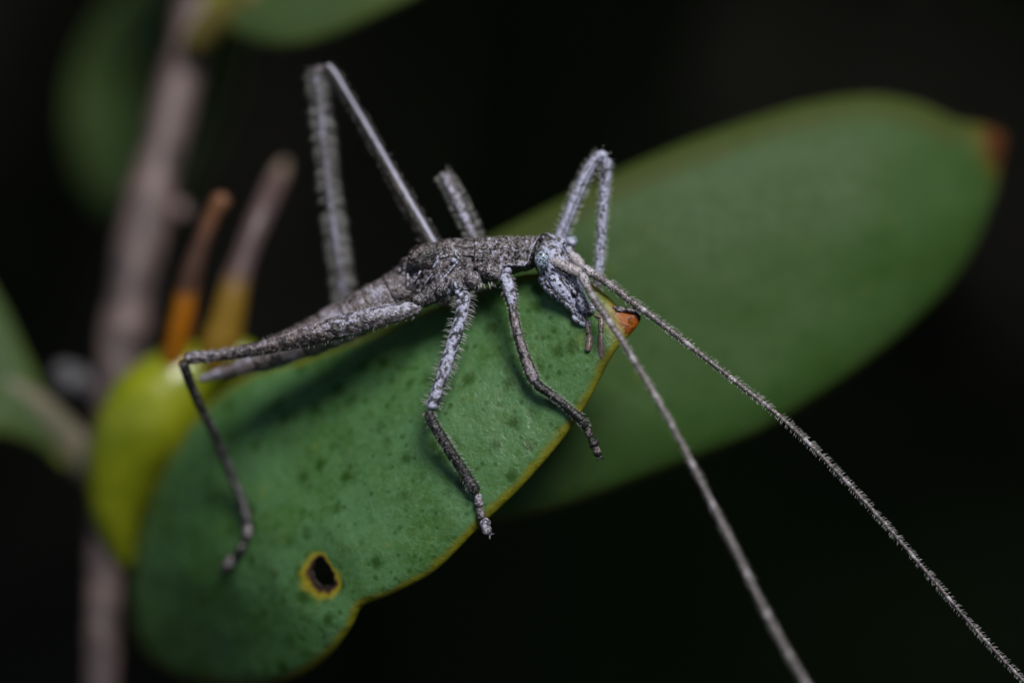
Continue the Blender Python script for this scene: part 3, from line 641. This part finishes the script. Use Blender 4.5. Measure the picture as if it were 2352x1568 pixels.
tarsus([(1097, 1132, 22, 11), (1101, 1163, 20, 11), (1107, 1192, 20, 11.5), (1122, 1226, 16, 9)], .44, (.7, .5))
sweep(body, [(1106, 1192, 19, 8), (1116, 1198, 20, 9), (1127, 1203, 18, 6)], n=12, k=12, tone=.5)
# near front leg
ff = sweep(body, [(1154, 630, -10, 12), (1164, 648, -4, 15.5), (1172, 676, 2, 15), (1177, 702, 6, 11.5), (1184, 745, 12, 11), (1196, 790, 16, 12), (1210, 832, 18, 13), (1224, 866, 20, 14), (1229, 882, 20, 11)], n=90, k=22, rough=1.0, rwl=8,
           tfun=lambda t, a: (.84 if t < .28 else .56) - .45 * math.exp(-((a - 2.75) / .5) ** 2) - .35 * math.exp(-((a - .2) / .45) ** 2), bfun=lambda t, a: .05 if t < .3 else .5, mott=.4, mfun=spots(260, 13, 8, .12, sd=6))
hairs(bris, ff, 220, 9, w=.65)
ft = sweep(body, [(1228, 874, 20, 11), (1240, 888, 22, 11.5), (1262, 903, 22, 10), (1288, 922, 22, 9.5), (1312, 944, 22, 10.5), (1334, 962, 22, 11), (1347, 984, 22, 9.5)], n=60, k=18, rough=1.0, rwl=7, tfun=lambda t, a: -.12 + .30 * (t > .25) * (t < .5), mott=.5)
hairs(bris, ft, 230, 8, w=.5, lean=.7)
tarsus([(1346, 980, 22, 9.5), (1356, 1003, 20, 10), (1366, 1024, 17, 10.5), (1376, 1046, 14, 7)], .14, (.3, 1))
sweep(body, [(1364, 1020, 16, 7), (1357, 1030, 14, 6)], n=8, k=10, tone=.3); sweep(body, [(1366, 1018, 16, 7), (1376, 1014, 15, 6)], n=8, k=10, tone=.3)
# near hind leg
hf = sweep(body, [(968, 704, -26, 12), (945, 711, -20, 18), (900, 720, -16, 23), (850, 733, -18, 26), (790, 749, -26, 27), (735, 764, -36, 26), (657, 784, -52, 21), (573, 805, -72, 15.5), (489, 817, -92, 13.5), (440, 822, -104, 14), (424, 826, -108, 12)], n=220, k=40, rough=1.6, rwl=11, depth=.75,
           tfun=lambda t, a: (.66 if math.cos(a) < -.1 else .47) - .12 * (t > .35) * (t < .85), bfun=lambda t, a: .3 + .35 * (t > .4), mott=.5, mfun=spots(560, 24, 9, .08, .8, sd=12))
hairs(bris, hf, 330, 9, w=.7)
kd = -108
ht = sweep(body, [(420, 828, kd, 12), (428, 856, kd - 14, 11.5), (454, 921, kd - 50, 11), (496, 1006, kd - 92, 11), (530, 1088, kd - 118, 11.5), (556, 1150, lt(556, 1150) + 26, 12), (571, 1205, lt(571, 1205) + 12, 13)], n=80, k=18, rough=1.0, rwl=9, tfun=lambda t, a: .08 + .14 * math.exp(-((t - .42) / .1) ** 2), mott=.6)
hairs(bris, ht, 120, 8, w=.6)
tarsus([(571, 1202, lt(571, 1202) + 11, 13), (568, 1236, lt(568, 1236) + 9, 13), (548, 1270, lt(548, 1270) + 9, 13), (516, 1304, lt(516, 1304) + 9, 11)], .24, (-.7, .6))
# far front leg, foot on the leaf's tip
xf = sweep(body, [(1272, 585, -88, 13), (1288, 544, -90, 14), (1304, 502, -92, 14), (1322, 457, -94, 14), (1344, 408, -97, 13.5), (1362, 376, -99, 13), (1380, 358, -100, 13), (1392, 366, -100, 12)], n=80, k=40, rough=.8, rwl=9,
           tfun=lambda t, a: .70, mfun=lambda t, a: .9 * math.exp(-((a - 1.75) / .16) ** 2) + .85 * math.exp(-((a - 2.85) / .45) ** 2) * (t < .95), mott=.5)
hairs(bris, xf, 300, 14, w=.8, lean=.2)
xt = sweep(body, [(1392, 362, -100, 11.5), (1393, 385, -100, 12.5), (1390, 420, -98, 12), (1386, 470, -95, 11.5), (1381, 540, -90, 11), (1376, 610, -84, 10.5), (1372, 650, -80, 10), (1372, 672, -76, 9), (1378, 690, -68, 8.5)], n=120, k=32, rough=.8, rwl=7,
           tfun=lambda t, a: .70 - (.45 if t > .84 else 0), mfun=lambda t, a: (.75 * math.exp(-((a - 1.5) / .22) ** 2) * (.5 + .5 * math.sin(t * 75)) if t < .7 else 0) + .8 * math.exp(-((t - .085) / .012) ** 2))
hairs(bris, xt, 280, 12, w=.75, lean=.2)
tarsus([(1376, 684, -70, 8), (1393, 708, -44, 8.5), (1413, 709, -26, 7), (1438, 711, -18, 6.5), (1462, 714, -14, 5)], .42, (1, .2))
# far middle leg: the thigh rises, the shin drops behind it to the leaf's rear margin
mf = sweep(body, [(1104, 590, -105, 14), (1092, 552, -112, 15), (1070, 500, -122, 15), (1046, 452, -130, 15), (1024, 412, -136, 14), (1013, 396, -139, 12)], n=50, k=20, rough=1.4, rwl=10, depth=.9, tfun=lambda t, a: .36 + .3 * math.exp(-((a - 1.5) / .4) ** 2), mott=.7, brown=.15)
hairs(bris, mf, 260, 15, w=.95, lean=.2)
sweep(body, [(1014, 398, -142, 11), (1022, 412, -156, 10), (1046, 458, -176, 10), (1074, 520, -190, 10), (1092, 600, -190, 10), (1098, 680, -184, 10), (1098, 716, -176, 9)], n=40, k=16, tone=.35)
# far hind leg: long thigh up to the knee and shin down behind the abdomen
RFA, RFS = 1.95, -1
rf = sweep(body, [(1012, 600, -108, 21), (992, 560, -112, 21), (962, 508, -120, 20.5), (925, 444, -132, 18), (885, 372, -146, 16), (845, 302, -158, 14.5), (800, 225, -172, 13), (768, 172, -182, 14), (748, 150, -187, 15)], n=90, k=40, rough=.8, rwl=14, depth=.85,
           tfun=lambda t, a: .16 + .70 * math.exp(-((a - RFA) / .24) ** 2), bfun=lambda t, a: (.75 if t < .6 else .3) if (a - RFA) * RFS > .5 and (a - RFA) * RFS < 2.4 else .1, mott=.25)  # the pale streak is a highlight painted into the thigh's tone
hairs(bris, rf, 200, 8, w=.8)
rt = sweep(body, [(742, 152, -192, 12), (728, 172, -196, 13), (734, 230, -200, 12.5), (744, 320, -204, 12.5), (755, 420, -208, 12.5), (768, 520, -212, 13), (781, 610, -218, 13.5), (790, 690, -232, 13), (800, 790, -262, 12)], n=90, k=20, rough=1.0, rwl=12,
           tfun=lambda t, a: .40 + .16 * math.exp(-((a - 1.6) / .5) ** 2), mott=.4)
hairs(bris, rt, 620, 25, w=1.05, lean=.3)
tarsus([(800, 790, -262, 10), (812, 815, -262, 10), (826, 838, -260, 10), (840, 856, -258, 8)], .3, (.5, 1))

body_o = body.build('body', M_body, bug)
# eyes
e = Mesh(); blob(e, *Z(1425, 450), -14, 16.5, 22, 14, -.12, k=40); e.build('eye', M_eye, bug)
e = Mesh(); blob(e, *Z(1668, 300), -92, 12, 14, 11, -.3, k=28); e.build('eye', M_eye, bug)
rg = Mesh(); th = np.linspace(0, 2 * math.pi, 40); ex, ey = Z(1425, 450)
sweep(rg, [(ex + 16.5 * math.cos(a) + 2.6 * math.sin(a), ey + 21.5 * math.sin(a), -15, 1.7) for a in th], n=90, k=8, tone=-.2, mott=.2); rg.build('eye_rim', M_body, bug)
# antennae
def antenna(scape, ped, flag, n, seglen, blotch, hl, hc, pale):
    m = Mesh(); hb = Mesh()
    s1 = sweep(m, scape, n=40, k=24, rough=1.6, rwl=6, tfun=lambda t, a: .70 - .5 * math.exp(-((a - 2.9) / .35) ** 2), bfun=lambda t, a: .35, depth=.85, mott=.7)
    s2 = sweep(m, ped, n=20, k=20, rough=.8, rwl=6, tone=.70, bfun=lambda t, a: .15)
    flag = [(x, y, d, r * (1 - .26 * min(1, i / 4))) for i, (x, y, d, r) in enumerate(flag)]
    q = np.array([[*P(x, y, d), r] for x, y, d, r in flag]); L = np.linalg.norm(np.diff(crom(q, 200)[:, :3], axis=0), axis=1).sum(); ns = L / seglen
    s3 = sweep(m, flag, n=n, k=14, rfun=lambda t: 1 + .09 * math.sin(2 * math.pi * t * ns), cap0=False,
          mott=.35, tfun=lambda t, a: .40 + .34 * max(0, math.sin(t * L / blotch) + .5 * math.sin(t * L / blotch * 2.7 + 1) - .55) + pale * (1 - t) * .2, bfun=lambda t, a: .30,
          mfun=lambda t, a: .35 * (math.sin(2 * math.pi * t * ns) < -.72))
    hairs(hb, s1, 50, 5, w=.5); hairs(hb, s2, 30, 6, w=.5); hairs(hb, s3, hc, hl, w=.75, lean=.35, jitter=.15)
    o = m.build('antenna', M_ant, bug); hb.build('bristles', M_hair, o, kind='stuff'); return o
a1 = antenna([(*Z(1485, 440), -26, 8), (*Z(1530, 470), -14, 11.5), (*Z(1620, 510), -4, 13), (*Z(1700, 545), 6, 12.5), (*Z(1745, 570), 10, 10)],
        [(*Z(1735, 560), 9, 9.5), (*Z(1765, 610), 16, 11), (*Z(1790, 665), 24, 9)],
        [(*Z(1785, 655), 23, 9), (*Z(1850, 775), 40, 9.6), (*Z(1950, 925), 62, 9.2), (*Z(2060, 1085), 82, 9), (*Z(2150, 1235), 98, 8.8), (1500, 900, 118, 8.8), (1562, 1012, 142, 8.8), (1650, 1185, 178, 9), (1700, 1285, 198, 9.5), (1752, 1392, 220, 9.6), (1805, 1490, 240, 9.8), (1850, 1568, 256, 10), (1960, 1760, 296, 9), (2080, 1980, 336, 7)],
        900, 13, 15, 8, 900, .5)
a1['label'] = 'antenna reaching forward beyond the leaf on the near side'
a2 = antenna([(*Z(1640, 395), -52, 9), (*Z(1680, 430), -48, 11.5), (*Z(1725, 475), -42, 12), (*Z(1765, 515), -38, 10.5)],
        [(*Z(1755, 508), -38, 9.5), (*Z(1805, 545), -33, 10.5), (*Z(1855, 575), -28, 9)],
        [(*Z(1848, 570), -29, 9), (*Z(2000, 670), -20, 9.2), (*Z(2150, 790), -12, 9), (*Z(2350, 935), -5, 8.6), (1600, 806, 0, 8), (1700, 884, 2, 7.4), (1800, 964, 3, 7), (1900, 1060, 3, 6.8), (2000, 1166, 3, 6.6), (2100, 1280, 2, 6.2), (2180, 1374, 1, 5.8), (2260, 1466, 0, 5.4), (2352, 1564, 0, 5), (2500, 1720, -4, 4.4), (2640, 1880, -10, 3.6)],
        1100, 14, 19, 10, 1500, .35)
a2['label'] = 'antenna on the far side, sharp and straight'
# palps
def palp(pts_a, pts_b):
    m = Mesh(); hb = Mesh(); s1 = sweep(m, pts_a, n=24, k=14, rough=.4, rwl=5, tone=.36, mott=.4); s2 = sweep(m, pts_b, n=30, k=18, tone=.40, brown=.7, rough=.2, rwl=8, mott=.2)
    hairs(hb, s1, 24, 4.5, w=.5); hairs(hb, s2, 50, 4, w=.5); o = m.build('palp', M_palp, bug); hb.build('bristles', M_hair, o, kind='stuff')
palp([(*Z(1785, 960), -18, 5), (*Z(1798, 1010), -14, 6.5), (*Z(1805, 1060), -8, 5)], [(*Z(1808, 1055), -8, 4.5), (*Z(1812, 1100), -4, 7.5), (*Z(1803, 1160), 0, 8), (*Z(1794, 1205), 2, 5)])
palp([(*Z(1850, 900), -26, 5), (*Z(1900, 925), -18, 6), (*Z(1908, 980), -12, 7), (*Z(1906, 1050), -6, 4.6)], [(*Z(1905, 1045), -6, 4.5), (*Z(1902, 1110), -3, 7), (*Z(1906, 1200), 0, 7.8), (*Z(1908, 1268), 2, 5)])
bris.build('bristles', M_hair, bug, kind='stuff')
